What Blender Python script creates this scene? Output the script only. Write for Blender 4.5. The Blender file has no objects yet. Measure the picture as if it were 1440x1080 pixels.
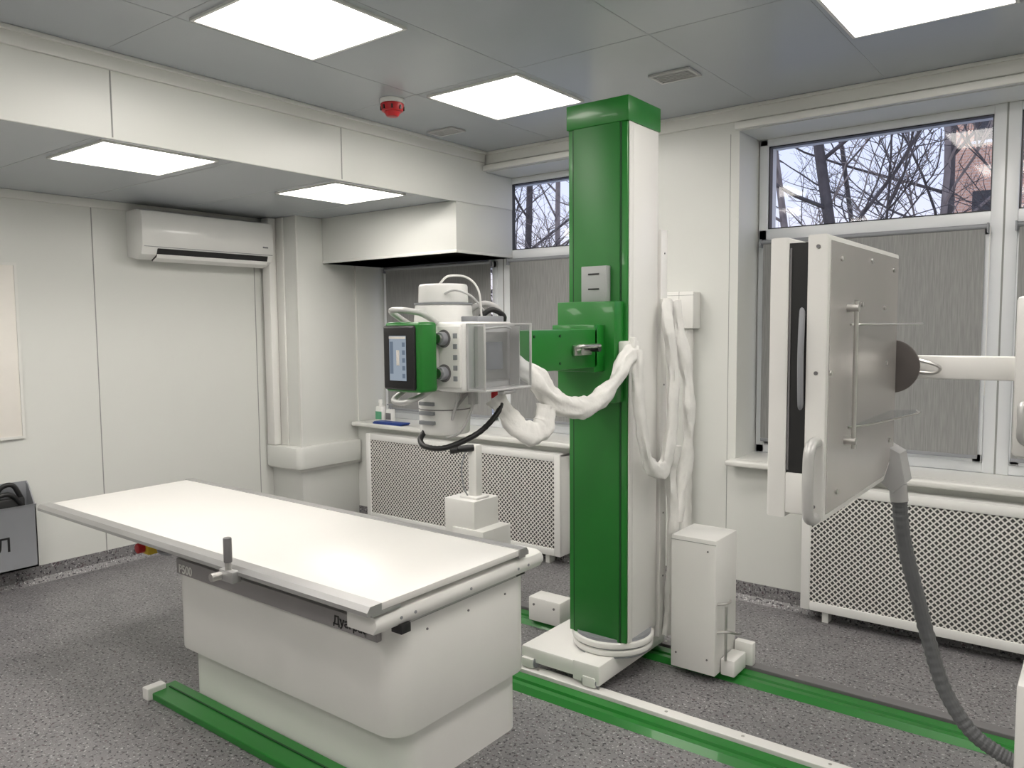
import bpy, bmesh, math, random
from mathutils import Vector, Matrix, noise
random.seed(7)
scene = bpy.context.scene
scene.view_settings.view_transform = 'Standard'
scene.view_settings.look = 'None'

# ------------------------------------------------------------------ materials
def new_mat(name):
    m = bpy.data.materials.new(name); m.use_nodes = True
    nt = m.node_tree; b = nt.nodes['Principled BSDF']
    return m, nt, b
def mat(name, col, rough=0.5, metal=0.0, var=0.04, scale=6.0, bump=0.0, bscale=40.0, coat=0.0):
    m, nt, b = new_mat(name)
    N, L = nt.nodes, nt.links
    tc = N.new('ShaderNodeTexCoord')
    no = N.new('ShaderNodeTexNoise'); no.inputs['Scale'].default_value = scale; no.inputs['Detail'].default_value = 3
    L.new(tc.outputs['Object'], no.inputs['Vector'])
    cr = N.new('ShaderNodeValToRGB')
    cr.color_ramp.elements[0].position = .3; cr.color_ramp.elements[1].position = .7
    cr.color_ramp.elements[0].color = (*[c*(1-var) for c in col], 1)
    cr.color_ramp.elements[1].color = (*[min(1, c*(1+var)) for c in col], 1)
    L.new(no.outputs['Fac'], cr.inputs[0]); L.new(cr.outputs[0], b.inputs['Base Color'])
    b.inputs['Roughness'].default_value = rough; b.inputs['Metallic'].default_value = metal
    b.inputs['Coat Weight'].default_value = coat
    if bump > 0:
        n2 = N.new('ShaderNodeTexNoise'); n2.inputs['Scale'].default_value = bscale; n2.inputs['Detail'].default_value = 4
        L.new(tc.outputs['Object'], n2.inputs['Vector'])
        bp = N.new('ShaderNodeBump'); bp.inputs['Strength'].default_value = bump; bp.inputs['Distance'].default_value = .01
        L.new(n2.outputs['Fac'], bp.inputs['Height']); L.new(bp.outputs[0], b.inputs['Normal'])
    return m

WALL  = mat('wall_panel_paint', (.69, .70, .67), .34, var=.015, scale=1.0)
CEILM = mat('ceiling_metal_paint', (.42, .45, .48), .25, var=.02, scale=1.0)
CSEAM = mat('ceiling_joint', (.32, .34, .36), .5)
SEAM  = mat('seam_shadow_gap', (.30, .31, .30), .7)
TRIM  = mat('trim_white', (.72, .72, .69), .4, var=.01)
WHITE = mat('equipment_white', (.79, .785, .76), .38, var=.01, coat=.1)
WHITE2= mat('white_plastic', (.81, .81, .79), .3, var=.01, coat=.3)
PVC   = mat('window_pvc', (.78, .80, .82), .3, var=.01)
GREEN = mat('equipment_green', (.010, .175, .018), .33, var=.05, coat=.15)
GREEN2= mat('equipment_green_panel', (.010, .15, .017), .45, var=.05)
DKGRN = mat('green_groove', (.004, .05, .01), .6)
ALU   = mat('aluminium', (.50, .50, .50), .38, 0.8, var=.05)
ALUW  = mat('handle_grey', (.55, .55, .54), .35, 0.3, var=.03)
STEEL = mat('brushed_steel', (.62, .61, .59), .3, 1.0, var=.06)
GREYS = mat('grey_strip', (.17, .165, .17), .45)
STRIP = mat('name_strip_grey', (.30, .285, .29), .45)
GREYP = mat('grey_plastic', (.27, .28, .30), .45)
PLATE = mat('grey_plate', (.36, .37, .37), .4)
LGREY = mat('light_grey_plastic', (.50, .50, .50), .4)
BLACK = mat('black_plastic', (.012, .012, .013), .4)
HOSE  = mat('hose_grey', (.13, .135, .14), .5)
DISC  = mat('dark_disc', (.13, .115, .11), .4, .3)
SLEEVE= mat('white_fabric_sleeve', (.75, .745, .72), .7, var=.04, scale=14, bump=.45, bscale=28)
RED   = mat('red_plastic', (.50, .015, .02), .35)
YELLOW= mat('yellow_plastic', (.7, .5, .03), .4)
BLUE  = mat('blue_folder', (.02, .06, .3), .4)
LABEL = mat('label_green', (.1, .35, .2), .5)
POSTER= mat('poster_paper', (.80, .77, .72), .5, var=.02)
TABLETOP = mat('tabletop_laminate', (.74, .73, .705), .33, var=.012, scale=3)
BUCKY = mat('detector_back_panel', (.58, .555, .54), .24, 0.45, var=.05, scale=3)
DARKGLASS = mat('dark_pane', (.05, .05, .055), .2)
BARK1 = mat('bark_dark', (.11, .095, .095), .9, var=.3)  # bark tones lightened: outdoor haze is put into the colour
BARK2 = mat('bark_grey', (.34, .29, .27), .9, var=.4, scale=3)  # grey-beige bark, also paled to stand in for haze
GROUND= mat('outside_ground', (.42, .40, .38), .95, var=.2, scale=1)

def emis(name, col, s):
    m = bpy.data.materials.new(name); m.use_nodes = True
    nt = m.node_tree; nt.nodes.clear()
    e = nt.nodes.new('ShaderNodeEmission'); e.inputs[0].default_value = (*col, 1); e.inputs[1].default_value = s
    o = nt.nodes.new('ShaderNodeOutputMaterial'); nt.links.new(e.outputs[0], o.inputs[0])
    return m
LED = emis('led_diffuser', (1.0, .945, .88), 15.0)
SCREEN = emis('screen_glow', (.36, .42, .49), .8)
SCREEN2 = emis('screen_glow_dark', (.20, .25, .32), .7)

def floor_mat():
    m, nt, b = new_mat('speckled_vinyl'); N, L = nt.nodes, nt.links
    tc = N.new('ShaderNodeTexCoord')
    def spk(scale, lo, hi, c0, c1, prev, seed):
        mp = N.new('ShaderNodeMapping'); mp.inputs['Location'].default_value = (seed, seed*1.7, seed*.3)
        L.new(tc.outputs['Object'], mp.inputs[0])
        n = N.new('ShaderNodeTexNoise'); n.inputs['Scale'].default_value = scale; n.inputs['Detail'].default_value = 2
        L.new(mp.outputs[0], n.inputs['Vector'])
        r = N.new('ShaderNodeValToRGB'); r.color_ramp.elements[0].position = lo; r.color_ramp.elements[1].position = hi
        L.new(n.outputs['Fac'], r.inputs[0])
        mx = N.new('ShaderNodeMix'); mx.data_type = 'RGBA'
        L.new(r.outputs[0], mx.inputs[0])
        if prev is None: mx.inputs[6].default_value = (*c0, 1)
        else: L.new(prev, mx.inputs[6])
        mx.inputs[7].default_value = (*c1, 1)
        return mx.outputs[2]
    o = spk(8, .4, .6, (.19, .186, .192), (.22, .214, .22), None, 0)
    o = spk(75, .58, .62, None, (.04, .037, .045), o, 3)
    o = spk(90, .62, .66, None, (.46, .45, .46), o, 9)
    o = spk(60, .64, .67, None, (.10, .07, .08), o, 17)
    L.new(o, b.inputs['Base Color'])
    b.inputs['Roughness'].default_value = .40
    n = N.new('ShaderNodeTexNoise'); n.inputs['Scale'].default_value = 160
    L.new(tc.outputs['Object'], n.inputs['Vector'])
    bp = N.new('ShaderNodeBump'); bp.inputs['Strength'].default_value = .12; bp.inputs['Distance'].default_value = .003
    L.new(n.outputs['Fac'], bp.inputs['Height']); L.new(bp.outputs[0], b.inputs['Normal'])
    return m
FLOORM = floor_mat()

def perf_mat():
    m, nt, b = new_mat('perforated_screen'); N, L = nt.nodes, nt.links
    tc = N.new('ShaderNodeTexCoord'); sp = N.new('ShaderNodeSeparateXYZ'); L.new(tc.outputs['Object'], sp.inputs[0])
    def M(op, a, bb=None):
        n = N.new('ShaderNodeMath'); n.operation = op
        for i, v in enumerate((a, bb)):
            if v is None: continue
            if isinstance(v, (int, float)): n.inputs[i].default_value = v
            else: L.new(v, n.inputs[i])
        return n.outputs[0]
    p = .029
    u = M('DIVIDE', M('ADD', sp.outputs[0], sp.outputs[2]), p)
    v = M('DIVIDE', M('SUBTRACT', sp.outputs[0], sp.outputs[2]), p)
    fu = M('SUBTRACT', M('FRACT', u), .5); fv = M('SUBTRACT', M('FRACT', v), .5)
    d = M('MAXIMUM', M('ABSOLUTE', fu), M('ABSOLUTE', fv))
    h = M('LESS_THAN', d, .34)
    mx = N.new('ShaderNodeMix'); mx.data_type = 'RGBA'; L.new(h, mx.inputs[0])
    mx.inputs[6].default_value = (.76, .75, .72, 1); mx.inputs[7].default_value = (.05, .05, .05, 1)
    L.new(mx.outputs[2], b.inputs['Base Color']); b.inputs['Roughness'].default_value = .5
    return m
PERF = perf_mat()

def blind_mat():
    m, nt, b = new_mat('blind_fabric'); N, L = nt.nodes, nt.links
    tc = N.new('ShaderNodeTexCoord'); mp = N.new('ShaderNodeMapping'); mp.inputs['Scale'].default_value = (160, 160, 9)
    L.new(tc.outputs['Object'], mp.inputs[0])
    n = N.new('ShaderNodeTexNoise'); n.inputs['Scale'].default_value = 1; n.inputs['Detail'].default_value = 3
    L.new(mp.outputs[0], n.inputs['Vector'])
    r = N.new('ShaderNodeValToRGB'); r.color_ramp.elements[0].position = .3; r.color_ramp.elements[1].position = .7
    r.color_ramp.elements[0].color = (.27, .272, .27, 1); r.color_ramp.elements[1].color = (.35, .352, .345, 1)
    L.new(n.outputs['Fac'], r.inputs[0]); L.new(r.outputs[0], b.inputs['Base Color'])
    b.inputs['Roughness'].default_value = .85
    tr = N.new('ShaderNodeBsdfTranslucent'); L.new(r.outputs[0], tr.inputs[0])
    ms = N.new('ShaderNodeMixShader'); ms.inputs[0].default_value = .15
    out = [x for x in N if x.type == 'OUTPUT_MATERIAL'][0]
    L.new(b.outputs[0], ms.inputs[1]); L.new(tr.outputs[0], ms.inputs[2]); L.new(ms.outputs[0], out.inputs[0])
    return m
BLIND = blind_mat()

def glass_mat(name, tint, k):
    m = bpy.data.materials.new(name); m.use_nodes = True; nt = m.node_tree; nt.nodes.clear()
    N, L = nt.nodes, nt.links
    t = N.new('ShaderNodeBsdfTransparent'); t.inputs[0].default_value = (*tint, 1)
    g = N.new('ShaderNodeBsdfGlossy'); g.inputs['Roughness'].default_value = .04
    ms = N.new('ShaderNodeMixShader'); o = N.new('ShaderNodeOutputMaterial'); ms.inputs[0].default_value = k
    L.new(t.outputs[0], ms.inputs[1]); L.new(g.outputs[0], ms.inputs[2]); L.new(ms.outputs[0], o.inputs[0])
    return m
GLASS = glass_mat('window_glass', (.98, .99, 1), .04)
ACRYL = glass_mat('clear_acrylic', (.93, .94, .95), .14)

def brick_mat():
    m, nt, b = new_mat('brick_facade'); N, L = nt.nodes, nt.links
    tc = N.new('ShaderNodeTexCoord'); mp = N.new('ShaderNodeMapping'); mp.inputs['Rotation'].default_value = (math.radians(90), 0, 0)
    L.new(tc.outputs['Object'], mp.inputs[0])
    k = N.new('ShaderNodeTexBrick'); k.inputs['Scale'].default_value = 3
    k.inputs['Color1'].default_value = (.80, .48, .34, 1); k.inputs['Color2'].default_value = (.74, .43, .30, 1); k.inputs['Mortar'].default_value = (.8, .68, .6, 1)
    L.new(mp.outputs[0], k.inputs['Vector']); L.new(k.outputs[0], b.inputs['Base Color']); b.inputs['Roughness'].default_value = .9
    return m
BRICK = brick_mat()

# ------------------------------------------------------------------ mesh builder
class B:
    def __init__(s, name):
        s.name = name; s.bm = bmesh.new(); s.mats = []
    def _m(s, m):
        if m not in s.mats: s.mats.append(m)
        return s.mats.index(m)
    def merge(s, t, m, mtx=None):
        i = s._m(m)
        if mtx is not None: t.transform(mtx)
        for f in t.faces: f.material_index = i
        me = bpy.data.meshes.new('tmp'); t.to_mesh(me); t.free(); s.bm.from_mesh(me); bpy.data.meshes.remove(me)
    def box(s, x0, x1, y0, y1, z0, z1, m, bev=0, seg=2, mtx=None):
        t = bmesh.new(); bmesh.ops.create_cube(t, size=1)
        for v in t.verts:
            v.co = Vector(((x0+x1)/2+v.co.x*(x1-x0), (y0+y1)/2+v.co.y*(y1-y0), (z0+z1)/2+v.co.z*(z1-z0)))
        if bev > 0: bmesh.ops.bevel(t, geom=t.edges[:], offset=bev, segments=seg, affect='EDGES', profile=.5)
        s.merge(t, m, mtx); return s
    def quad(s, pts, m):
        t = bmesh.new(); t.faces.new([t.verts.new(p) for p in pts]); s.merge(t, m); return s
    def vbox(s, x0, x1, y0, y1, z0, z1, m, r, seg=6, bev=0):
        pts = []
        for cx, cy, a0 in ((x1-r, y1-r, 0), (x0+r, y1-r, 90), (x0+r, y0+r, 180), (x1-r, y0+r, 270)):
            for k in range(seg+1):
                a = math.radians(a0+90*k/seg); pts.append((cx+r*math.cos(a), cy+r*math.sin(a)))
        return s.prism(pts, z0, z1, m, 'z', bev)
    def prism(s, pts, a0, a1, m, axis='z', bev=0, mtx=None):
        t = bmesh.new()
        def P(u, v, w):
            return {'z': (u, v, w), 'y': (u, w, v), 'x': (w, u, v)}[axis]
        v0 = [t.verts.new(P(u, v, a0)) for u, v in pts]; v1 = [t.verts.new(P(u, v, a1)) for u, v in pts]
        n = len(pts); c0 = t.faces.new(v0); c1 = t.faces.new(v1)
        for i in range(n): t.faces.new((v0[i], v0[(i+1) % n], v1[(i+1) % n], v1[i]))
        bmesh.ops.recalc_face_normals(t, faces=t.faces[:])
        if bev > 0:
            es = list(set(c0.edges[:]+c1.edges[:])); bmesh.ops.bevel(t, geom=es, offset=bev, segments=2, affect='EDGES', profile=.5)
        s.merge(t, m, mtx); return s
    def cyl(s, p0, p1, r, m, r2=None, n=28, bev=0):
        p0, p1 = Vector(p0), Vector(p1); d = p1-p0
        t = bmesh.new(); bmesh.ops.create_cone(t, cap_ends=True, segments=n, radius1=r, radius2=r if r2 is None else r2, depth=d.length)
        if bev > 0:
            es = [e for e in t.edges if len(e.link_faces) == 2 and any(len(f.verts) > 4 for f in e.link_faces)]
            bmesh.ops.bevel(t, geom=es, offset=bev, segments=3, affect='EDGES', profile=.5)
        q = Vector((0, 0, 1)).rotation_difference(d.normalized())
        s.merge(t, m, Matrix.Translation((p0+p1)/2) @ q.to_matrix().to_4x4()); return s
    def sweep(s, pts, r, m, n=12, sub=10, rf=None, wob=0, flat=1.0, wf=10):
        P = [Vector(p) for p in pts]
        E = [P[0]*2-P[1]]+P+[P[-1]*2-P[-2]]
        C = []
        for i in range(1, len(E)-2):
            a, b, c, d = E[i-1:i+3]
            for k in range(sub):
                t = k/sub
                C.append(.5*((2*b)+(c-a)*t+(2*a-5*b+4*c-d)*t*t+(3*b-a-3*c+d)*t**3))
        C.append(P[-1])
        t = bmesh.new(); rings = []; up = Vector((0, 0, 1)); prev = None; N = len(C)
        for i, c in enumerate(C):
            tan = ((C[i+1] if i < N-1 else c)-(C[i-1] if i > 0 else c)).normalized()
            if prev is None:
                ref = Vector((1, 0, 0)) if abs(tan.x) < .8 else up
                nn = tan.cross(ref).normalized()
            else: nn = (prev-tan*prev.dot(tan)).normalized()
            prev = nn; bi = tan.cross(nn)
            rr = r*(rf(i) if rf else 1); ring = []
            for k in range(n):
                a = 2*math.pi*k/n
                w = 1+(wob*noise.noise(Vector((c.x*wf+math.cos(a)*1.6, c.y*wf+math.sin(a)*1.6, c.z*wf))) if wob else 0)
                ring.append(t.verts.new(c+(nn*math.cos(a)*rr*w+bi*math.sin(a)*rr*w*flat)))
            rings.append(ring)
        for i in range(len(rings)-1):
            A, D = rings[i], rings[i+1]
            for k in range(n): t.faces.new((A[k], A[(k+1) % n], D[(k+1) % n], D[k]))
        t.faces.new(rings[0]); t.faces.new(rings[-1])
        bmesh.ops.recalc_face_normals(t, faces=t.faces[:])
        s.merge(t, m); return s
    def done(s, ang=35, parent=None):
        vs = s.bm.verts
        lo = Vector([min(v.co[i] for v in vs) for i in range(3)]); hi = Vector([max(v.co[i] for v in vs) for i in range(3)])
        o = Vector(((lo.x+hi.x)/2, (lo.y+hi.y)/2, lo.z))
        for v in vs: v.co -= o
        me = bpy.data.meshes.new(s.name); s.bm.to_mesh(me); s.bm.free()
        for m in s.mats: me.materials.append(m)
        for p in me.polygons: p.use_smooth = True
        me.set_sharp_from_angle(angle=math.radians(ang))
        ob = bpy.data.objects.new(s.name, me); ob.location = o; bpy.context.collection.objects.link(ob)
        if parent:
            ob.parent = parent; ob.location = o-parent.location
        return ob
def empty(name, loc):
    e = bpy.data.objects.new(name, None); e.location = loc; e.empty_display_size = .1; bpy.context.collection.objects.link(e); return e
def text(name, body, size, loc, rot, m, parent):
    c = bpy.data.curves.new(name, 'FONT'); c.body = body; c.size = size; c.extrude = .0006; c.offset = .0008; c.materials.append(m)
    o = bpy.data.objects.new(name, c); bpy.context.collection.objects.link(o)
    o.parent = parent; o.location = Vector(loc)-parent.location; o.rotation_euler = rot; return o

# ------------------------------------------------------------------ room constants
H, H2, S, L_, W, WP = 2.634, 2.293, 3.349, 5.014, 4.067, 4.346
XR, YB, WO = 2.5, -1.7, 4.62
W1 = (-4.645, -2.52); W2 = (-1.61, .76); ZS, ZT = .77, 2.51

B('floor').box(-L_-.2, XR+.2, YB-.2, WO, -.1, 0, FLOORM).done()
f = B('trim_floor_seams')
f.box(-4.98, 2.4, 1.0, 1.003, .0, .0006, GREYS).box(-4.98, 2.4, 3.45, 3.453, 0, .0006, GREYS).box(-.9, -.897, -1.6, 4.0, 0, .0006, GREYS).done()
w = B('wall_left').box(-L_-.2, -L_, YB-.2, WO, 0, H, WALL)
for y in (-1.32, -.12, 1.08, 2.28, 3.42): w.box(-L_, -L_+.0012, y-.003, y+.003, .1, H2-.02, SEAM)
w.done()
w = B('wall_window')
for x0, x1 in ((-L_, W1[0]), (W1[1], W2[0]), (W2[1], XR)): w.box(x0, x1, W, WO, 0, H, WALL)
for x0, x1 in (W1, W2):
    w.box(x0, x1, W, WO, 0, ZS-.03, WALL).box(x0, x1, W, WO, ZT, H, WALL)
w.box(-1.66, -1.657, W-.001, W, .1, 2.5, SEAM).box(-2.30, -2.297, W-.001, W, .1, 2.5, SEAM)
w.done()
B('wall_right').box(XR, XR+.2, YB-.2, WO, 0, H, WALL).done()
B('wall_back').box(-L_, XR, YB-.2, YB, 0, H, WALL).done()
c = B('ceiling').box(-L_-.2, XR+.2, YB-.2, WO, H, H+.1, CEILM)
for y in (-.9, .30, 1.59, 2.84): c.box(-S, XR, y-.0015, y+.0015, H-.0008, H, CSEAM)
for x in (-2.77, -2.15, -1.5, -.9, -.28, .35, 1.0, 1.6, 2.2): c.box(x-.0012, x+.0012, YB, W, H-.0008, H, CSEAM)
c.done()
s_ = B('soffit').box(-L_, -S, YB, W, H2, H, CEILM)
s_.box(-S, -S+.012, YB, W, H2-.006, H, WALL)
for y in (-.78, .42, 1.62, 2.84): s_.box(-S+.012, -S+.0132, y-.003, y+.003, H2, H-.07, SEAM)
for y in (-.9, .3, 1.57, 2.22, 2.82, 3.47): s_.box(-L_, -S, y-.0015, y+.0015, H2-.0008, H2, CSEAM)
s_.box(-4.655, -S+.012, 3.76, 4.344, 1.965, H2, WALL, .004)
s_.box(-4.655, -S+.016, 3.756, 4.34, 1.965, 1.985, TRIM, .003).box(-S-.02, -S+.012, W, 4.344, H2, ZT-.002, WALL)
s_.done()
B('wall_pillar').box(-L_, -4.66, 3.53, W, 0, H2, WALL, .004).box(-4.67, -4.655, 3.525, 3.54, .63, H2, TRIM).done()
B('trim_pillar_ledge').vbox(-L_, -4.60, 3.46, W, .47, .63, WALL, .05, 6, .012).box(-L_, -4.63, 3.5, W, .45, .47, TRIM).done()
B('pipe_duct').box(-4.97, -4.885, 3.46, 3.528, .632, H2-.002, WHITE, .006).box(-4.88, -4.80, 3.515, 3.53, .632, H2-.002, TRIM, .004).done()
def cornice(name, boxes):
    t = B(name)
    for b_ in boxes: t.box(*b_, TRIM, .004)
    t.done()
cornice('trim_1', [(-S+.012, XR, W-.018, W, H-.075, H), (-S+.012, XR, W-.032, W, H-.018, H)])
cornice('trim_2', [(-S+.012, -S+.03, YB, W-.03, H-.07, H), (-S+.012, -S+.045, YB, W-.03, H-.018, H)])
cornice('trim_3', [(-L_, -L_+.02, YB, 3.45, H2-.05, H2)])
cornice('trim_4', [(W2[0]-.01, XR, W-.05, W-.018, ZT+.0, ZT+.035), (-S+.02, W1[1]+.01, W-.05, W-.018, ZT, ZT+.035)])
b = B('baseboard_left').box(-L_, -L_+.006, YB, 3.53, 0, .10, FLOORM).prism([(-L_+.006, 0), (-L_+.03, 0), (-L_+.006, .03)], YB, 3.53, FLOORM, 'y'); b.done()
b = B('baseboard_window').box(-4.66, XR, W-.006, W, 0, .10, FLOORM).prism([(W-.006, 0), (W-.03, 0), (W-.006, .03)], -4.66, XR, FLOORM, 'x'); b.done()

# ------------------------------------------------------------------ windows
def window(name, x0, x1, mull):
    root = empty(name, (x0, WP, ZS))
    fr = B('frame'); y0, y1 = WP, WP+.065; zt = 1.985; fw = .05
    fr.box(x0, x1, y0, y1, ZS, ZS+fw, PVC, .006).box(x0, x1, y0, y1, ZT-fw+.01, ZT, PVC, .006)
    fr.box(x0, x0+fw, y0, y1, ZS, ZT, PVC, .006).box(x1-fw, x1, y0, y1, ZS, ZT, PVC, .006)
    fr.box(x0, x1, y0, y1, zt-.035, zt+.035, PVC, .006)
    for a in mull:
        fr.box(a-.055, a+.055, y0-.006, y1, ZS, ZT, PVC, .006)
        fr.box(a-.004, a+.004, y0-.008, y0, ZS, ZT, SEAM)
    xs = [x0+fw]+sum([[a-.055, a+.055] for a in mull], [])+[x1-fw]
    gl = B('glass')
    for i in range(0, len(xs), 2):
        a, c_ = xs[i], xs[i+1]
        for q in ((a, a+.045, ZS+fw, zt-.035), (c_-.045, c_, ZS+fw, zt-.035)): fr.box(q[0], q[1], y0-.012, y1-.01, q[2], q[3], PVC, .006)
        fr.box(a, c_, y0-.012, y1-.01, ZS+fw, ZS+fw+.045, PVC, .006).box(a, c_, y0-.012, y1-.01, zt-.08, zt-.035, PVC, .006)
        g = .006
        fr.box(a, a+g, y0+.01, y1-.01, zt+.035, ZT-fw+.01, BLACK).box(c_-g, c_, y0+.01, y1-.01, zt+.035, ZT-fw+.01, BLACK)
        fr.box(a, c_, y0+.01, y1-.01, zt+.035, zt+.035+g, BLACK).box(a, c_, y0+.01, y1-.01, ZT-fw+.004, ZT-fw+.01, BLACK)
        fr.box(c_-.045, c_-.02, y0-.022, y0-.012, 1.28, 1.42, PVC, .004)
        gl.quad([(a, WP+.03, zt+.03), (c_, WP+.03, zt+.03), (c_, WP+.03, ZT-fw+.01), (a, WP+.03, ZT-fw+.01)], GLASS)
        gl.quad([(a, WP+.03, ZS+fw), (c_, WP+.03, ZS+fw), (c_, WP+.03, zt-.03), (a, WP+.03, zt-.03)], GLASS)
    fr.box(x0-.005, x0, y1, WO, ZS, ZT, PVC).box(x1, x1+.005, y1, WO, ZS, ZT, PVC).box(x0, x1, y1, WO+.02, ZT-.006, ZT-.001, PVC).box(x0, x1, y1, WO+.05, ZS-.03, ZS-.01, PVC)
    fr.done(parent=root); gl.done(parent=root)
window('window_1', -4.64, -2.525, (-3.415,))
window('window_2', -1.605, .755, (-.435,))
def sill(name, x0, x1, yf):
    s = B(name).box(x0-.03, x1+.03, yf, W, ZS-.032, ZS, TRIM, .010, 3).box(x0, x1, W-.002, WP, ZS-.032, ZS, TRIM); s.done()
sill('window_sill', W1[0]+.03, W1[1], 3.985)
sill('window_sill', W2[0], W2[1], 3.985)
def blind(x0, x1, z0=.86, z1=1.945):
    b = B('roller_blind'); yb = WP-.046
    b.box(x0, x1, yb-.001, yb+.001, z0, z1, BLIND)
    b.cyl((x0-.01, yb, z1), (x1+.01, yb, z1), .012, GREYP, n=16).box(x0, x1, yb-.005, yb+.005, z0-.018, z0, GREYP, .003)
    b.box(x0-.015, x0-.008, yb-.02, yb+.02, z1-.03, z1+.015, GREYP).box(x1+.008, x1+.015, yb-.02, yb+.02, z1-.03, z1+.015, GREYP)
    b.cyl((x1+.02, yb, z1), (x1+.02, yb, 1.15), .002, WHITE, n=8)
    b.done()
blind(-4.56, -3.50); blind(-3.33, -2.58); blind(-1.56, -.505); blind(-.37, .69)

def radiator(x0, x1):
    yf = 3.947; r = B('radiator_cover')
    z0, z1 = .06, .70; fw = .045
    r.box(x0, x0+fw, yf, yf+.02, z0, z1, WHITE2, .004).box(x1-fw, x1, yf, yf+.02, z0, z1, WHITE2, .004)
    r.box(x0+fw, x1-fw, yf, yf+.02, z0, z0+fw, WHITE2, .004).box(x0+fw, x1-fw, yf, yf+.02, z1-fw, z1, WHITE2, .004)
    r.box(x0+fw-.005, x1-fw+.005, yf+.006, yf+.010, z0+fw-.005, z1-fw+.005, PERF)
    r.box(x0, x0+.015, yf+.01, W-.007, z0, z1, WHITE2, .003).box(x1-.015, x1, yf+.01, W-.007, z0, z1, WHITE2, .003)
    r.box(x0, x1, yf+.01, W-.007, z1-.015, z1, WHITE2, .003)
    r.box(x0+.1, x0+.13, yf+.03, W-.03, 0, z0+.02, WHITE2).box(x1-.13, x1-.1, yf+.03, W-.03, 0, z0+.02, WHITE2)
    r.done()
radiator(-4.44, -2.68); radiator(-1.215, .60)

# ------------------------------------------------------------------ ceiling lights, vents, alarm
def light(x0, y0, z, sz=.56):
    b = B('ceiling_light_panel'); x1, y1 = x0+sz, y0+sz; q = .012
    b.box(x0+q, x1-q, y0+q, y1-q, z-.006, z, LED)
    for a in ((x0, x1, y0, y0+q), (x0, x1, y1-q, y1), (x0, x0+q, y0+q, y1-q), (x1-q, x1, y0+q, y1-q)): b.box(*a, z-.010, z, TRIM)
    b.done()
for x, y in ((-2.74, 1.63), (-2.74, 2.88), (-.875, 2.81), (-.875, 1.58), (-2.74, .35), (-.875, .35), (.98, 1.58), (.98, 2.81), (.98, .35), (-.875, -.9), (-2.74, -.9)): light(x, y, H)
for x, y in ((-3.93, 1.60), (-3.945, 2.85), (-3.93, .35)): light(x, y, H2-.001, .54)
def vent(x, y, sx=.2, sy=.14):
    v = B('ceiling_vent')
    for a in ((x, x+sx, y, y+.015), (x, x+sx, y+sy-.015, y+sy), (x, x+.015, y+.015, y+sy-.015), (x+sx-.015, x+sx, y+.015, y+sy-.015)): v.box(*a, H-.010, H, LGREY, .002)
    v.box(x+.015, x+sx-.015, y+.015, y+sy-.015, H-.002, H, BLACK)
    for i in range(5):
        yy = y+.022+i*(sy-.04)/5
        v.box(x+.015, x+sx-.015, yy, yy+.007, H-.009, H-.004, LGREY)
    v.done()
vent(-1.74, 3.29); vent(-3.24, 3.40, .2, .12)
a = B('fire_alarm_sounder').cyl((-2.92, 2.82, H-.022), (-2.92, 2.82, H), .06, WHITE2, .064, 32, .004)
a.cyl((-2.92, 2.82, H-.062), (-2.92, 2.82, H-.022), .052, RED, .060, 32, .006).cyl((-2.92, 2.82, H-.085), (-2.92, 2.82, H-.062), .028, RED, .042, 28, .004)
for k in range(8):
    an = k*math.pi/4; a.box(-.004, .004, .052, .060, -.055, -.035, BLACK, mtx=Matrix.Translation((-2.92, 2.82, H)) @ Matrix.Rotation(an, 4, 'Z'))
a.done()

# ------------------------------------------------------------------ air conditioner
ac = B('air_conditioner')
y0, y1 = 2.49, 3.45
prof = [(-L_, 1.955), (-L_, 2.245), (-4.87, 2.25), (-4.825, 2.235), (-4.808, 2.20), (-4.812, 2.02), (-4.835, 1.965), (-4.90, 1.935)]
ac.prism(prof, y0, y1, WHITE2, 'y', .012)
ac.box(-4.826, -4.8095, y0+.012, y1-.012, 2.012, 2.015, GREYP)
ac.prism([(-4.812, 2.004), (-4.828, 1.955), (-4.90, 1.928), (-4.90, 1.96), (-4.85, 2.0)], y0+.10, y1-.05, BLACK, 'y', .002)
ac.prism([(-4.822, 1.968), (-4.832, 1.945), (-4.880, 1.925), (-4.882, 1.931), (-4.838, 1.950), (-4.828, 1.968)], y0+.10, y1-.05, WHITE2, 'y')
for i in range(3): ac.box(-4.98, -4.90, y0+.04+i*.30, y0+.29+i*.30, 2.240, 2.252, GREYS)
ac.box(-4.811, -4.807, 3.36, 3.40, 2.06, 2.07, GREYP)
ac.done()

# ------------------------------------------------------------------ left wall items
p = B('wall_poster').box(-L_, -L_+.012, 1.15, 1.845, .87, 1.88, POSTER, .003)
for q in ((1.15, 1.845, .87, .885), (1.15, 1.845, 1.865, 1.88), (1.15, 1.165, .885, 1.865), (1.83, 1.845, .885, 1.865)): p.box(-L_, -L_+.018, *q, TRIM)
p.done()
t = B('wall_document_tray')
x0, x1, y0, y1 = -L_, -4.90, 1.30, 1.842
t.box(x0, x0+.006, y0, y1, .13, .62, GREYP).box(x0, x1, y0, y1, .13, .14, GREYP)
t.prism([(x1, .13), (x1, .48), (x1+.012, .50), (x1+.006, .50), (x1-.006, .48), (x1-.006, .13)], y0, y1, GREYP, 'y')
t.prism([(x0, .13), (x0, .62), (x0+.03, .60), (x1, .48), (x1, .13)], y1-.006, y1, GREYP, 'y')
t.prism([(x0, .13), (x0, .62), (x0+.03, .60), (x1, .48), (x1, .13)], y0, y0+.006, GREYP, 'y')
t.sweep([(-4.98, 1.66, .56), (-4.965, 1.70, .61), (-4.955, 1.75, .61), (-4.96, 1.79, .53)], .014, BLACK)
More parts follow.
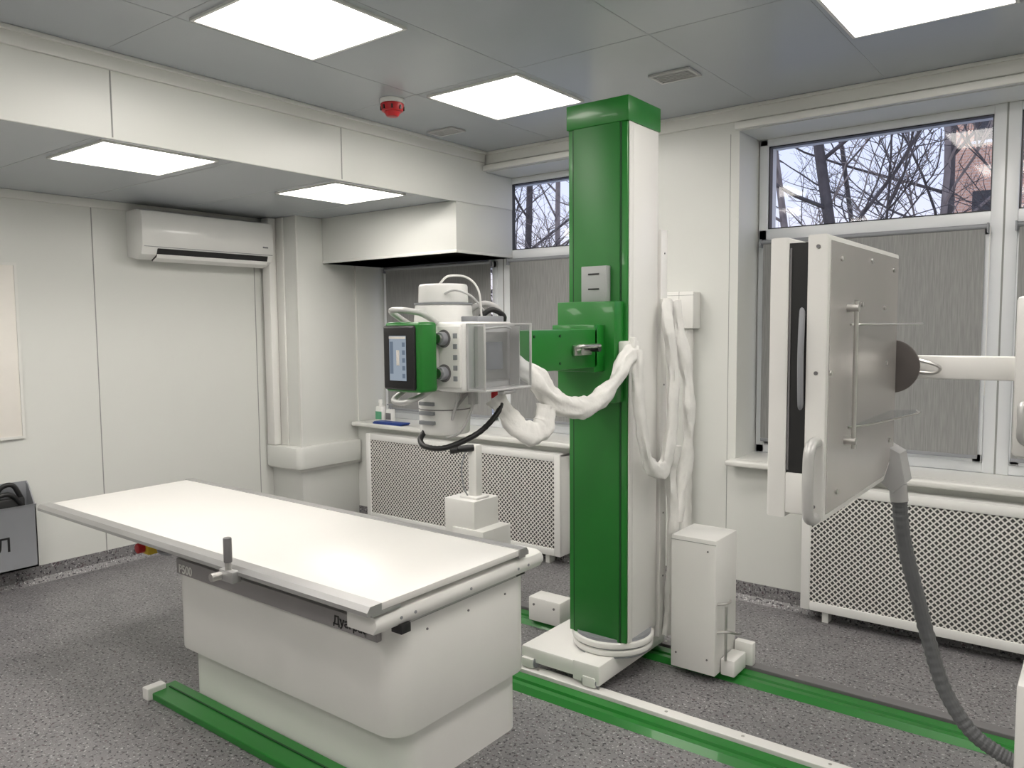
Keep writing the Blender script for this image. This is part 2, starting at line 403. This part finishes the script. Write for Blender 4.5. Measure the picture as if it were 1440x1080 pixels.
t.sweep([(-4.94, 1.60, .48), (-4.93, 1.66, .56), (-4.93, 1.73, .56), (-4.94, 1.79, .48)], .014, BLACK)
t.box(-4.985, -4.93, 1.60, 1.80, .2, .54, BLACK, .01)
tray = t.done()
text('letter', 'Л', .11, (-4.8985, 1.625, .25), (math.radians(90), 0, math.radians(90)), BLACK, tray)

# ------------------------------------------------------------------ sill items
s = B('disinfectant_bottle').vbox(-4.50, -4.42, 4.10, 4.15, ZS, ZS+.12, WHITE2, .018, 5, .008)
s.cyl((-4.46, 4.125, ZS+.12), (-4.46, 4.125, ZS+.145), .015, WHITE2).cyl((-4.46, 4.125, ZS+.145), (-4.46, 4.125, ZS+.17), .02, WHITE2, .016)
s.box(-4.492, -4.428, 4.098, 4.101, ZS+.02, ZS+.08, LABEL).done()
s = B('soap_dispenser').vbox(-4.41, -4.34, 4.12, 4.17, ZS, ZS+.10, WHITE2, .016, 5, .008).cyl((-4.375, 4.145, ZS+.1), (-4.375, 4.145, ZS+.13), .008, GREYP).box(-4.39, -4.35, 4.12, 4.155, ZS+.13, ZS+.14, GREYP, .003)
s.box(-4.402, -4.348, 4.118, 4.121, ZS+.02, ZS+.07, GREYS).done()
s = B('document_folder').box(-4.42, -4.12, 4.00, 4.09, ZS, ZS+.012, BLUE, .003).box(-4.40, -4.10, 3.995, 4.08, ZS+.012, ZS+.02, BLUE, .002).box(-4.41, -4.13, 4.003, 4.088, ZS+.004, ZS+.009, POSTER)
s.done()

# ------------------------------------------------------------------ floor rails
def rail(name, yb, x0, x1, strip_y, strip_m):
    r = B(name)
    r.prism([(yb, 0), (yb+.02, .022), (yb+.045, .022), (yb+.05, .012), (yb+.062, .012), (yb+.067, .022), (yb+.115, .022), (yb+.12, 0)], x0, x1, GREEN, 'x')
    r.box(x0, x1, strip_y, strip_y+.055, 0, .03, strip_m, .003)
    r.box(x0, x1, yb+.118, strip_y, 0, .012, BLACK)
    n = int((x1-x0)/.3)
    for i in range(n): r.cyl((x0+.15+i*.3, strip_y+.028, .028), (x0+.15+i*.3, strip_y+.028, .032), .006, STEEL, n=12)
    r.done(ang=20)
rail('floor_rail', 2.47, -2.95, 2.2, 2.60, WHITE)
rail('floor_rail', 3.07, -2.95, 2.2, 3.20, GREYS)
r = B('table_floor_plate').box(-3.07, -1.45, 1.53, 1.65, 0, .028, GREEN, .004).box(-3.075, -3.03, 1.51, 1.59, 0, .05, WHITE, .005)
r.box(-3.03, -1.45, 1.60, 1.606, .028, .032, DKGRN)
r.done(ang=20)

# ------------------------------------------------------------------ patient table
t = B('xray_table')
t.vbox(-2.955, -1.725, 1.66, 2.27, .0, .24, WHITE, .07, 8)
t.vbox(-2.975, -1.70, 1.61, 2.30, .22, .597, WHITE, .08, 10, .004)
t.vbox(-2.90, -1.74, 1.66, 2.25, .597, .628, BLACK, .03)
t.box(-2.92, -1.760, 1.592, 1.612, .530, .590, STRIP, .003)
t.box(-3.25, -1.80, 1.60, 1.65, .625, .652, ALU, .004).box(-3.25, -1.80, 2.16, 2.215, .612, .645, ALU, .004)
t.box(-3.22, -1.80, 1.72, 2.10, .626, .645, GREYP)
t.prism([(-1.79, .604), (-1.79, .664), (-1.69, .664), (-1.668, .655), (-1.660, .640), (-1.660, .624), (-1.675, .604)], 1.50, 2.335, WHITE, 'y', .004)
t.box(-1.72, -1.690, 1.60, 2.26, .588, .604, BLACK, .002)
t.box(-1.70, -1.684, 1.66, 2.20, .592, .600, ALU, .002)
t.box(-1.705, -1.66, 1.60, 1.64, .577, .606, BLACK, .002)
for y in (1.60, 1.66, 1.92, 2.18, 2.24): t.cyl((-1.662, y, .631), (-1.658, y, .631), .005, GREYP, n=12)
for y in (1.75, 1.95, 2.15): t.cyl((-1.70, y, .54), (-1.697, y, .54), .004, GREYS, n=12)
t.box(-3.865, -1.66, 1.515, 2.185, .676, .699, TABLETOP, .003)
t.box(-3.872, -3.862, 1.485, 2.215, .674, .699, ALU, .002)
for ya, yb, sg in ((1.462, 1.518, 1), (2.182, 2.235, -1)):
    if sg == 1: pr = [(ya, .674), (ya, .686), (ya+.012, .701), (yb, .702), (yb, .668), (ya+.02, .668), (ya+.018, .674)]
    else: pr = [(yb, .674), (yb, .686), (yb-.012, .701), (ya, .702), (ya, .668), (yb-.02, .668), (yb-.018, .674)]
    t.prism(pr, -3.875, -1.655, ALU, 'x')
t.box(-3.4, -1.75, 1.56, 2.14, .650, .676, WHITE, .004)
t.box(-1.72, -1.66, 1.485, 1.60, .664, .676, ALU, .003)
t.box(-2.37, -2.29, 1.440, 1.475, .650, .690, ALU, .004)
t.cyl((-2.33, 1.452, .66), (-2.33, 1.452, .715), .011, STEEL, n=20).cyl((-2.33, 1.452, .715), (-2.33, 1.452, .80), .014, GREYS, n=20, bev=.004)
t.cyl((-2.36, 1.44, .668), (-2.36, 1.405, .668), .014, STEEL, n=18)
t.box(-3.28, -2.95, 1.70, 1.74, .555, .60, WHITE, .003)
t.box(-3.34, -3.26, 1.655, 1.74, .525, .585, YELLOW, .006).cyl((-3.30, 1.655, .555), (-3.30, 1.625, .555), .022, RED, n=20, bev=.004)
t.sweep([(-3.22, 1.70, .59), (-3.18, 1.66, .56), (-3.10, 1.66, .56), (-3.02, 1.68, .59)], .008, GREYP)
t.box(-3.24, -3.16, 1.66, 1.70, .560, .590, RED, .004)
tbl = t.done()
text('label_left', 'P500', .048, (-2.90, 1.5905, .538), (math.radians(90), 0, 0), WHITE, tbl)
text('label_right', 'Дуаграф', .040, (-1.965, 1.5905, .546), (math.radians(90), 0, 0), BLACK, tbl)

# ------------------------------------------------------------------ tube stand
stand = empty('xray_tube_stand', (-1.68, 2.88, 0))
c = B('mast')
x0, x1, y0, y1 = -1.82, -1.54, 2.75, 3.01
c.box(x0, x1-.004, y0+.004, y0+.06, .19, 2.30, GREEN, .003)
c.box(x0+.028, x1-.035, y0-.002, y0+.01, .19, 2.298, GREEN2, .001)
c.box(x0+.022, x0+.028, y0+.0005, y0+.01, .19, 2.30, DKGRN).box(x1-.035, x1-.029, y0+.0005, y0+.01, .19, 2.30, DKGRN)
c.box(x0+.003, x1, y0+.045, y1, .19, 2.305, WHITE, .004)
c.box(x1-.003, x1+.002, y0+.012, y0+.045, .19, 2.305, WHITE, .001)
c.box(x0-.004, x1+.006, y0-.006, y1+.006, 2.295, 2.392, GREEN, .003)
c.cyl((-1.68, 2.88, .13), (-1.68, 2.88, .155), .172, WHITE, n=56, bev=.006).cyl((-1.68, 2.88, .162), (-1.68, 2.88, .188), .176, WHITE, n=56, bev=.006)
c.cyl((-1.68, 2.88, .12), (-1.68, 2.88, .2), .164, GREYP, n=48)
c.box(-1.60, -1.535, 3.03, 3.09, .13, 1.90, WHITE, .004)
for i in range(6): c.cyl((-1.536, 3.06, .4+i*.28), (-1.533, 3.06, .4+i*.28), .004, GREYS, n=10)
c.done(parent=stand)
c = B('base_carriage')
c.box(-1.99, -1.60, 2.63, 3.19, .055, .12, WHITE, .008)
c.box(-1.72, -1.592, 2.62, 3.20, .045, .128, WHITE, .006)
for x, y in ((-1.95, 2.64), (-1.64, 2.64), (-1.95, 3.18), (-1.64, 3.18)):
    c.cyl((x-.035, y, .055), (x+.035, y, .055), .022, GREYP, n=20)
    c.box(x-.03, x+.03, y-.026, y+.026, .034, .075, WHITE, .005)
c.done(parent=stand)
c = B('arm_carriage')
c.box(-1.825, -1.555, 2.675, 2.747, 1.19, 1.592, GREEN, .004)
c.box(-1.80, -1.60, 2.600, 2.68, 1.315, 1.50, GREEN, .004)
c.box(-1.765, -1.60, 2.03, 2.62, 1.335, 1.482, GREEN, .004)
c.box(-1.735, -1.615, 2.715, 2.747, 1.592, 1.735, PLATE, .003).box(-1.70, -1.65, 2.712, 2.716, 1.64, 1.646, BLACK).box(-1.70, -1.65, 2.712, 2.716, 1.70, 1.706, BLACK)
c.box(-1.60, -1.585, 2.44, 2.56, 1.385, 1.425, STEEL, .004)
c.sweep([(-1.58, 2.43, 1.415), (-1.560, 2.44, 1.42), (-1.552, 2.48, 1.42), (-1.552, 2.55, 1.42), (-1.565, 2.58, 1.418)], .008, STEEL)
c.cyl((-1.60, 2.56, 1.41), (-1.552, 2.56, 1.41), .013, BLACK, n=18).cyl((-1.60, 2.46, 1.40), (-1.565, 2.46, 1.40), .011, STEEL, n=18)
for y, z in ((2.2, 1.36), (2.2, 1.46), (2.36, 1.36), (2.36, 1.46)): c.cyl((-1.601, y, z), (-1.597, y, z), .005, DKGRN, n=12)
c.box(-1.555, -1.50, 2.70, 2.78, 1.355, 1.435, WHITE, .008).box(-1.51, -1.485, 2.71, 2.73, 1.34, 1.45, WHITE, .004)
c.done(parent=stand)

# ------------------------------------------------------------------ tube head
h = B('xray_tube_head')
cx, cy = -1.71, 1.86
h.cyl((cx, cy, 1.30), (cx, cy, 1.50), .105, WHITE2, n=40, bev=.012)
h.cyl((cx, cy, 1.50), (cx, cy, 1.570), .096, WHITE2, .090, 40, .008)
h.cyl((cx, cy, 1.570), (cx, cy, 1.632), .080, WHITE2, .078, 40, .008)
h.cyl((cx, cy, 1.567), (cx, cy, 1.573), .093, GREYP, n=40)
h.cyl((cx, cy, 1.155), (cx, cy, 1.30), .080, WHITE2, .088, 40, .010)
h.cyl((cx, cy, 1.235), (cx, cy, 1.238), .0862, GREYS, n=40)
for z in (1.19, 1.22, 1.25): h.box(cx-.03, cx+.03, cy-.0905, cy-.07, z, z+.012, GREYP, .002)
h.box(-1.765, -1.60, 1.93, 2.025, 1.33, 1.49, WHITE, .012)
h.box(-1.645, -1.525, 1.745, 1.99, 1.30, 1.512, WHITE2, .014, 3)
h.box(-1.63, -1.535, 1.738, 1.75, 1.315, 1.50, WHITE, .004)
for z in (1.462, 1.358):
    h.cyl((-1.598, 1.745, z), (-1.598, 1.715, z), .020, GREYP, n=28, bev=.003).cyl((-1.598, 1.716, z), (-1.598, 1.708, z), .014, STEEL, n=24)
    h.cyl((-1.598, 1.746, z), (-1.598, 1.736, z), .027, GREYS, n=28)
for k in range(5): h.box(-1.560, -1.545, 1.735, 1.739, 1.335+k*.032, 1.350+k*.032, GREYP, .001)
h.box(-1.527, -1.518, 1.755, 1.985, 1.305, 1.508, LGREY, .004)
for yy in (1.758, 1.982): h.quad([(-1.517, yy, 1.312), (-1.455, yy, 1.312), (-1.455, yy, 1.503), (-1.517, yy, 1.503)], ACRYL)
h.quad([(-1.455, 1.758, 1.312), (-1.455, 1.982, 1.312), (-1.455, 1.982, 1.503), (-1.455, 1.758, 1.503)], ACRYL)
h.quad([(-1.517, 1.758, 1.503), (-1.517, 1.982, 1.503), (-1.455, 1.982, 1.503), (-1.455, 1.758, 1.503)], ACRYL)
h.box(-1.518, -1.452, 1.755, 1.985, 1.304, 1.311, LGREY, .003)
for yy in (1.757, 1.983):
    h.box(-1.459, -1.452, yy-.0025, yy+.0025, 1.31, 1.505, ALUW, .001).box(-1.518, -1.452, yy-.0025, yy+.0025, 1.502, 1.507, ALUW, .001)
h.box(-1.459, -1.452, 1.757, 1.983, 1.502, 1.507, ALUW, .001)
h.vbox(-1.519, -1.512, 1.80, 1.94, 1.335, 1.48, ALU, .003, 3)
h.box(-1.513, -1.509, 1.83, 1.91, 1.365, 1.45, GREYP, .001)
for y in (1.785, 1.955): h.box(-1.515, -1.478, y-.002, y+.002, 1.315, 1.498, ALUW)
h.sweep([(-1.50, 1.80, 1.49), (-1.475, 1.87, 1.495), (-1.50, 1.94, 1.49)], .003, ALUW, 8)
h.box(-1.475, -1.45, 1.84, 1.90, 1.292, 1.303, ALU, .003)
h.box(-1.62, -1.55, 1.84, 1.97, 1.51, 1.53, GREYP, .004)
h.sweep([(-1.60, 1.90, 1.52), (-1.57, 1.93, 1.55), (-1.56, 1.98, 1.53), (-1.60, 2.02, 1.50)], .009, BLACK)
h.sweep([(-1.66, 1.92, 1.55), (-1.61, 1.95, 1.57), (-1.58, 1.99, 1.54), (-1.62, 2.02, 1.46)], .010, LGREY)
h.sweep([(-1.69, 1.82, 1.63), (-1.66, 1.83, 1.655), (-1.61, 1.86, 1.65), (-1.58, 1.88, 1.61), (-1.585, 1.90, 1.53)], .0035, WHITE2, 8)
h.sweep([(-1.65, 1.80, 1.60), (-1.62, 1.82, 1.61), (-1.59, 1.86, 1.59), (-1.585, 1.92, 1.54)], .0035, LGREY, 8)
# console
h.box(-1.735, -1.588, 1.625, 1.70, 1.305, 1.512, GREEN, .010, 3)
h.box(-1.735, -1.604, 1.618, 1.63, 1.313, 1.502, BLACK, .008, 3)
h.box(-1.706, -1.638, 1.6165, 1.619, 1.340, 1.472, SCREEN)
h.box(-1.703, -1.690, 1.6155, 1.617, 1.36, 1.455, SCREEN2)
h.box(-1.676, -1.664, 1.6155, 1.617, 1.385, 1.430, POSTER)
for k in range(5): h.box(-1.652, -1.641, 1.6155, 1.617, 1.348+k*.023, 1.361+k*.023, SCREEN2)
h.box(-1.706, -1.638, 1.6155, 1.617, 1.463, 1.470, POSTER)
h.box(-1.72, -1.62, 1.70, 1.80, 1.36, 1.46, WHITE, .008)
h.sweep([(-1.73, 1.76, 1.49), (-1.735, 1.69, 1.525), (-1.725, 1.645, 1.545), (-1.69, 1.64, 1.548), (-1.655, 1.65, 1.545), (-1.645, 1.70, 1.535), (-1.64, 1.77, 1.50)], .009, ALUW)
h.sweep([(-1.73, 1.76, 1.33), (-1.735, 1.69, 1.295), (-1.72, 1.645, 1.278), (-1.69, 1.64, 1.272), (-1.655, 1.65, 1.278), (-1.645, 1.70, 1.295), (-1.64, 1.77, 1.33)], .009, ALUW)
h.cyl((-1.59, 1.86, 1.30), (-1.59, 1.86, 1.255), .016, LGREY, n=18).cyl((-1.56, 1.93, 1.30), (-1.56, 1.93, 1.27), .011, RED, n=18)
h.sweep([(-1.61, 1.82, 1.30), (-1.61, 1.80, 1.25), (-1.625, 1.80, 1.21), (-1.63, 1.82, 1.24), (-1.61, 1.86, 1.29)], .0045, LGREY, 8)
h.sweep([(-1.57, 1.84, 1.30), (-1.58, 1.84, 1.24), (-1.61, 1.82, 1.17), (-1.65, 1.80, 1.15)], .0045, LGREY, 8)
h.sweep([(-1.735, 1.79, 1.165), (-1.735, 1.77, 1.14), (-1.70, 1.76, 1.122), (-1.64, 1.79, 1.122), (-1.57, 1.86, 1.165), (-1.54, 1.92, 1.225), (-1.55, 1.96, 1.27)], .0085, BLACK, 12, rf=lambda i: 1+.10*(i % 2))
h.done()

# ------------------------------------------------------------------ fabric sleeves
wr = lambda i: 1+.07*math.sin(i*.42)+.03*math.sin(i*1.05+1)
wr2 = lambda i: 1+.09*math.sin(i*.33+2)+.03*math.sin(i*.9)
s = B('cable_sleeve')
s.sweep([(-1.57, 1.99, 1.40), (-1.51, 2.06, 1.34), (-1.50, 2.15, 1.262), (-1.49, 2.27, 1.215), (-1.49, 2.42, 1.215), (-1.49, 2.56, 1.28), (-1.50, 2.66, 1.36), (-1.51, 2.745, 1.40)], .036, SLEEVE, 24, 14, wr, .55, .6, 10)
s.sweep([(-1.57, 1.94, 1.27), (-1.53, 1.965, 1.21), (-1.505, 2.00, 1.165), (-1.495, 2.05, 1.15), (-1.495, 2.10, 1.17), (-1.50, 2.125, 1.23)], .036, SLEEVE, 24, 14, wr2, .5, .6, 10)
s.done(parent=stand, ang=70)
s = B('vertical_sleeves')
s.sweep([(-1.49, 2.74, 1.40), (-1.485, 2.735, 1.28), (-1.48, 2.76, 1.10), (-1.475, 2.80, .96), (-1.465, 2.87, .90), (-1.468, 2.95, .92), (-1.472, 3.01, 1.08), (-1.475, 3.03, 1.30), (-1.49, 3.0, 1.50), (-1.51, 3.03, 1.60)], .032, SLEEVE, 20, 14, wr, .5, .6, 10)
s.sweep([(-1.51, 3.10, 1.60), (-1.49, 3.13, 1.42), (-1.47, 3.17, 1.2), (-1.475, 3.18, .98), (-1.485, 3.14, .80), (-1.49, 3.10, .64)], .034, SLEEVE, 20, 16, wr2, .5, .65, 10)
s.sweep([(-1.48, 3.06, .98), (-1.495, 3.05, .82), (-1.49, 3.07, .64), (-1.50, 3.08, .50), (-1.505, 3.08, .30), (-1.515, 3.07, .14)], .030, SLEEVE, 20, 16, wr, .5, .7, 10)
s.done(parent=stand, ang=70)
s = B('cable_trunk_sleeve')
s.sweep([(-1.87, W-.045, 1.47), (-1.868, W-.045, 1.2), (-1.872, W-.045, .8), (-1.868, W-.05, .4), (-1.86, W-.09, .08), (-1.84, W-.3, .035), (-1.80, W-.62, .035)], .036, SLEEVE, 20, 12, lambda i: 1+.04*math.sin(i*.5), .3, .6)
s.done(ang=60)

# ------------------------------------------------------------------ wall switch box
b = B('wall_switch_box').box(-2.015, -1.82, W-.095, W, 1.475, 1.675, WHITE, .006).box(-1.985, -1.915, W-.099, W-.09, 1.535, 1.625, GREYP, .003)
b.box(-1.975, -1.925, W-.103, W-.098, 1.55, 1.60, BLACK, .002).box(-1.97, -1.93, W-.115, W-.1, 1.572, 1.585, GREYS, .002)
b.box(-1.905, -1.903, W-.096, W-.09, 1.475, 1.675, SEAM).box(-2.015, -1.82, W-.0955, W-.09, 1.655, 1.657, SEAM)
b.done()

# ------------------------------------------------------------------ rail cabinets
b = B('rail_end_cabinet').box(-1.465, -1.265, 3.0, 3.225, .035, .61, WHITE, .005)
b.box(-1.465, -1.265, 2.9985, 3.0015, .59, .592, SEAM)
for x, z in ((-1.30, .56), (-1.30, .10), (-1.44, .10)): b.cyl((x, 3.001, z), (x, 2.997, z), .004, GREYS, n=10)
b.sweep([(-1.266, 3.02, .34), (-1.235, 3.03, .345), (-1.228, 3.06, .345), (-1.235, 3.09, .34)], .006, STEEL, 8)
b.sweep([(-1.266, 3.02, .22), (-1.22, 3.04, .225), (-1.21, 3.10, .20), (-1.215, 3.13, .19)], .006, STEEL, 8)
b.cyl((-1.235, 3.04, .10), (-1.235, 3.04, .33), .006, STEEL, n=12)
b.box(-1.262, -1.20, 3.05, 3.18, .03, .10, WHITE, .006).box(-1.262, -1.18, 3.20, 3.24, .03, .13, WHITE, .006).done()
b = B('hand_switch_stand').box(-2.77, -2.565, 3.0, 3.20, .30, .60, WHITE, .005).box(-2.71, -2.50, 2.99, 3.22, .035, .455, WHITE, .005)
b.box(-2.665, -2.61, 3.07, 3.12, .60, .88, WHITE, .004).box(-2.70, -2.58, 3.04, 3.14, .60, .612, WHITE, .003)
b.cyl((-2.63, 3.08, .865), (-2.69, 3.02, .860), .018, BLACK, n=20, bev=.004).cyl((-2.69, 3.02, .860), (-2.72, 2.99, .857), .022, BLACK, n=20, bev=.006)
b.sweep([(-2.66, 3.05, .86), (-2.675, 3.03, .76), (-2.67, 3.04, .66), (-2.66, 3.06, .61)], .004, GREYP, 8)
b.done()
b = B('rail_carriage_stop').box(-2.27, -2.08, 3.06, 3.17, .034, .155, WHITE, .008)
for x in (-2.235, -2.115): b.cyl((x, 3.061, .12), (x, 3.056, .12), .006, GREYS, n=12)
b.done()

# ------------------------------------------------------------------ detector stand
dst = empty('chest_detector_stand', (0, 2.33, 0))
d = B('detector_housing')
y0, y1 = 1.60, 2.22
d.prism([(y0, 1.10), (y0, 1.672), (y1, 1.672), (y1, 1.14), (y1-.10, 1.10)], -.566, -.526, WHITE, 'x', .006)
d.prism([(y0, 1.10), (y0, 1.674), (y1, 1.674), (y1, 1.16), (y1-.10, 1.10)], -.492, -.450, WHITE, 'x', .006)
d.prism([(y0+.012, 1.115), (y0+.012, 1.662), (y1-.012, 1.662), (y1-.012, 1.17), (y1-.11, 1.115)], -.4515, -.4485, BUCKY, 'x')
d.box(-.528, -.490, y0+.003, y1-.02, 1.19, 1.660, BLACK)
d.box(-.528, -.490, y0, y1-.02, 1.11, 1.195, WHITE, .004)
d.sweep([(-.502, y0+.012, 1.535), (-.498, y0-.006, 1.50), (-.496, y0-.016, 1.43), (-.498, y0-.006, 1.355), (-.502, y0+.012, 1.32)], .006, GREYP, 10)
d.box(-.5255, -.522, y0+.001, y0+.02, 1.2, 1.65, GREYS)
for z in (1.13, 1.65, 1.4): d.cyl((-.47, y0+.001, z), (-.47, y0-.003, z), .004, GREYS, n=10)
for y, z in ((1.68, 1.15), (1.68, 1.63), (2.15, 1.63), (2.15, 1.2), (1.93, 1.64), (2.1, 1.40), (1.85, 1.54), (1.62, 1.4), (2.06, 1.535)):
    d.cyl((-.449, y, z), (-.445, y, z), .005, STEEL, n=12)
hx = -.466
d.sweep([(hx, y0+.01, 1.262), (hx, y0-.022, 1.262), (hx, y0-.046, 1.248), (hx, y0-.052, 1.20), (hx, y0-.052, 1.17), (hx, y0-.046, 1.122), (hx, y0-.022, 1.108), (hx, y0+.01, 1.108)], .011, ALUW, 16)
d.cyl((-.43, 1.735, 1.235), (-.43, 1.735, 1.545), .0045, STEEL, n=14)
for z in (1.25, 1.53): d.cyl((-.45, 1.735, z), (-.425, 1.735, z), .008, STEEL, n=14)
for z in (1.495, 1.275):
    d.prism([(-.449, 1.76), (-.449, 2.16), (-.395, 2.20), (-.380, 2.12), (-.42, 1.85)], z, z+.002, ACRYL, 'z')
    d.sweep([(-.447, 1.76, z+.001), (-.42, 1.85, z+.001), (-.380, 2.12, z+.001), (-.395, 2.20, z+.001)], .002, STEEL, 8)
d.cyl((-.465, y1, 1.385), (-.465, y1+.012, 1.385), .070, DISC, n=40, bev=.002).cyl((-.465, y1+.012, 1.385), (-.465, y1+.09, 1.385), .035, STEEL, n=28)
d.sweep([(-.45, y1+.04, 1.40), (-.40, y1+.03, 1.40), (-.355, y1+.03, 1.385), (-.37, y1+.03, 1.368), (-.44, y1+.04, 1.372)], .004, STEEL, 8)
d.prism([(-.470, 1.19), (-.425, 1.165), (-.410, 1.09), (-.440, 1.06), (-.475, 1.09)], 2.17, 2.25, LGREY, 'y', .004)
d.cyl((-.44, 2.23, 1.075), (-.435, 2.23, 1.03), .022, LGREY, n=22)
d.done(parent=dst)
st = B('column_and_arm')
st.box(-.485, -.18, 2.285, 2.325, 1.352, 1.412, WHITE, .005)
st.box(-.192, -.10, 2.24, 2.38, 1.17, 1.56, WHITE, .010)
st.cyl((-.165, 2.238, 1.52), (-.165, 2.228, 1.52), .010, STEEL, n=16)
st.sweep([(-.15, 2.24, 1.30), (-.17, 2.20, 1.30), (-.17, 2.19, 1.26), (-.17, 2.20, 1.22), (-.15, 2.24, 1.20)], .008, ALUW)
st.box(-.125, .10, 2.22, 2.44, .1, 2.25, WHITE, .006).box(-.09, .065, 2.212, 2.222, .62, 2.2, GREEN, .002).box(-.13, .105, 2.215, 2.445, 2.2, 2.28, GREEN, .003)
st.box(-.158, .13, 2.20, 2.46, .0, .62, WHITE, .008).box(-.14, .3, 2.12, 2.46, .0, .09, WHITE, .008)
st.done(parent=dst)
hz = B('cable_hose')
hz.sweep([(-.436, 2.23, 1.04), (-.425, 2.24, .93), (-.395, 2.27, .78), (-.365, 2.30, .64), (-.325, 2.30, .52), (-.265, 2.30, .43), (-.20, 2.30, .39), (-.150, 2.30, .375)], .018, HOSE, 14, 22, lambda i: 1.0+.10*(1 if (i//2) % 2 else 0))
hz.done(ang=20, parent=dst)

# ------------------------------------------------------------------ outside
B('ground_outside').box(-30, 20, WO+.02, 45, -1.2, -1.0, GROUND).done()
bl = B('brick_building').box(-4.0, 8, 26, 34, -1, 14, BRICK)
for zz in range(4):
    for i in range(5):
        x = -3.4+i*2.3; bl.box(x, x+1.1, 25.97, 26.02, .6+zz*3, 2.2+zz*3, DARKGLASS); bl.box(x-.06, x+1.16, 25.95, 25.98, .52+zz*3, .6+zz*3, PVC)
bl.done()
def tree(x, y, hgt, m, seed, thick):
    rnd = random.Random(seed)
    cu = bpy.data.curves.new('bare_tree', 'CURVE'); cu.dimensions = '3D'; cu.bevel_depth = 1.0; cu.bevel_resolution = 0; cu.resolution_u = 1
    cu.materials.append(m)
    def br(p, d, ln, r, dep):
        n = 5 if dep > 1 else 3; pts = [p.copy()]; q = p.copy(); dd = d.copy(); wv = .10 if dep == 4 else .2
        for i in range(n):
            dd = (dd+Vector((rnd.uniform(-wv, wv), rnd.uniform(-wv, wv), rnd.uniform(-.05, .14)))).normalized()
            q = q+dd*ln/n; pts.append(q.copy())
        sp = cu.splines.new('POLY'); sp.points.add(n)
        for i, a in enumerate(pts):
            sp.points[i].co = (*a, 1); sp.points[i].radius = r*(1-.5*i/n)
        if dep == 0: return
        k = {4: 10, 3: 5, 2: 4, 1: 3}[dep]
        for j in range(k):
            t = rnd.uniform(.2, 1.0) if dep < 4 else .25+.72*j/k
            i = min(n-1, int(t*n)); a = pts[i].lerp(pts[i+1], t*n-i)
            out = Vector((rnd.uniform(-1, 1), rnd.uniform(-1, 1), rnd.uniform(-.1, .8))).normalized()
            nd = (d*.4+out).normalized()
            br(a, nd, ln*(rnd.uniform(.24, .36) if dep == 4 else rnd.uniform(.4, .6)), max(.0028, r*(.30 if dep == 4 else .5)), dep-1)
    br(Vector((0, 0, 0)), Vector((rnd.uniform(-.12, .12), 0, 1)).normalized(), hgt, thick, 4)
    o = bpy.data.objects.new('bare_tree', cu); o.location = (x, y, -1.0); bpy.context.collection.objects.link(o)
k = 0
for ad, y in ((17.4, 12), (14.6, 10.5), (12.6, 13), (10.2, 11.5), (8.0, 14), (3, 10), (-6, 12), (38.6, 12), (36.4, 10.5), (34.0, 13), (44, 12)):
    k += 1
    tree(-y*math.tan(math.radians(ad)), y, 6.5+(k % 3), BARK1 if k % 3 != 1 else BARK2, k*13, .055+.018*(k % 3))

# ------------------------------------------------------------------ world
wd = bpy.data.worlds.new('World'); scene.world = wd; wd.use_nodes = True
N, Lk = wd.node_tree.nodes, wd.node_tree.links; N.clear()
tc = N.new('ShaderNodeTexCoord'); sp = N.new('ShaderNodeSeparateXYZ'); Lk.new(tc.outputs['Generated'], sp.inputs[0])
cr = N.new('ShaderNodeValToRGB'); e = cr.color_ramp.elements
e[0].position = .0; e[0].color = (.80, .74, .76, 1); e[1].position = .5; e[1].color = (.46, .57, .88, 1)
n_ = cr.color_ramp.elements.new(.16); n_.color = (.64, .69, .89, 1)
Lk.new(sp.outputs[2], cr.inputs[0])
bg = N.new('ShaderNodeBackground'); bg.inputs[1].default_value = 1.35; Lk.new(cr.outputs[0], bg.inputs[0])
o = N.new('ShaderNodeOutputWorld'); Lk.new(bg.outputs[0], o.inputs[0])

# ------------------------------------------------------------------ camera
f_, yaw, pi_, ro = 1099.94, .6572, .0748, -.0083
fw = Vector((-math.sin(yaw)*math.cos(pi_), math.cos(yaw)*math.cos(pi_), -math.sin(pi_)))
rt = Vector((math.cos(yaw), math.sin(yaw), 0)); up = rt.cross(fw)
r2 = rt*math.cos(ro)+up*math.sin(ro); u2 = r2.cross(fw)
cam = bpy.data.cameras.new('camera'); co = bpy.data.objects.new('camera', cam); bpy.context.collection.objects.link(co)
cam.sensor_width = 36; cam.lens = f_/1440*36; cam.clip_start = .05; cam.clip_end = 200
co.matrix_world = Matrix(((r2.x, u2.x, -fw.x, 0), (r2.y, u2.y, -fw.y, 0), (r2.z, u2.z, -fw.z, 1.5), (0, 0, 0, 1)))
scene.camera = co
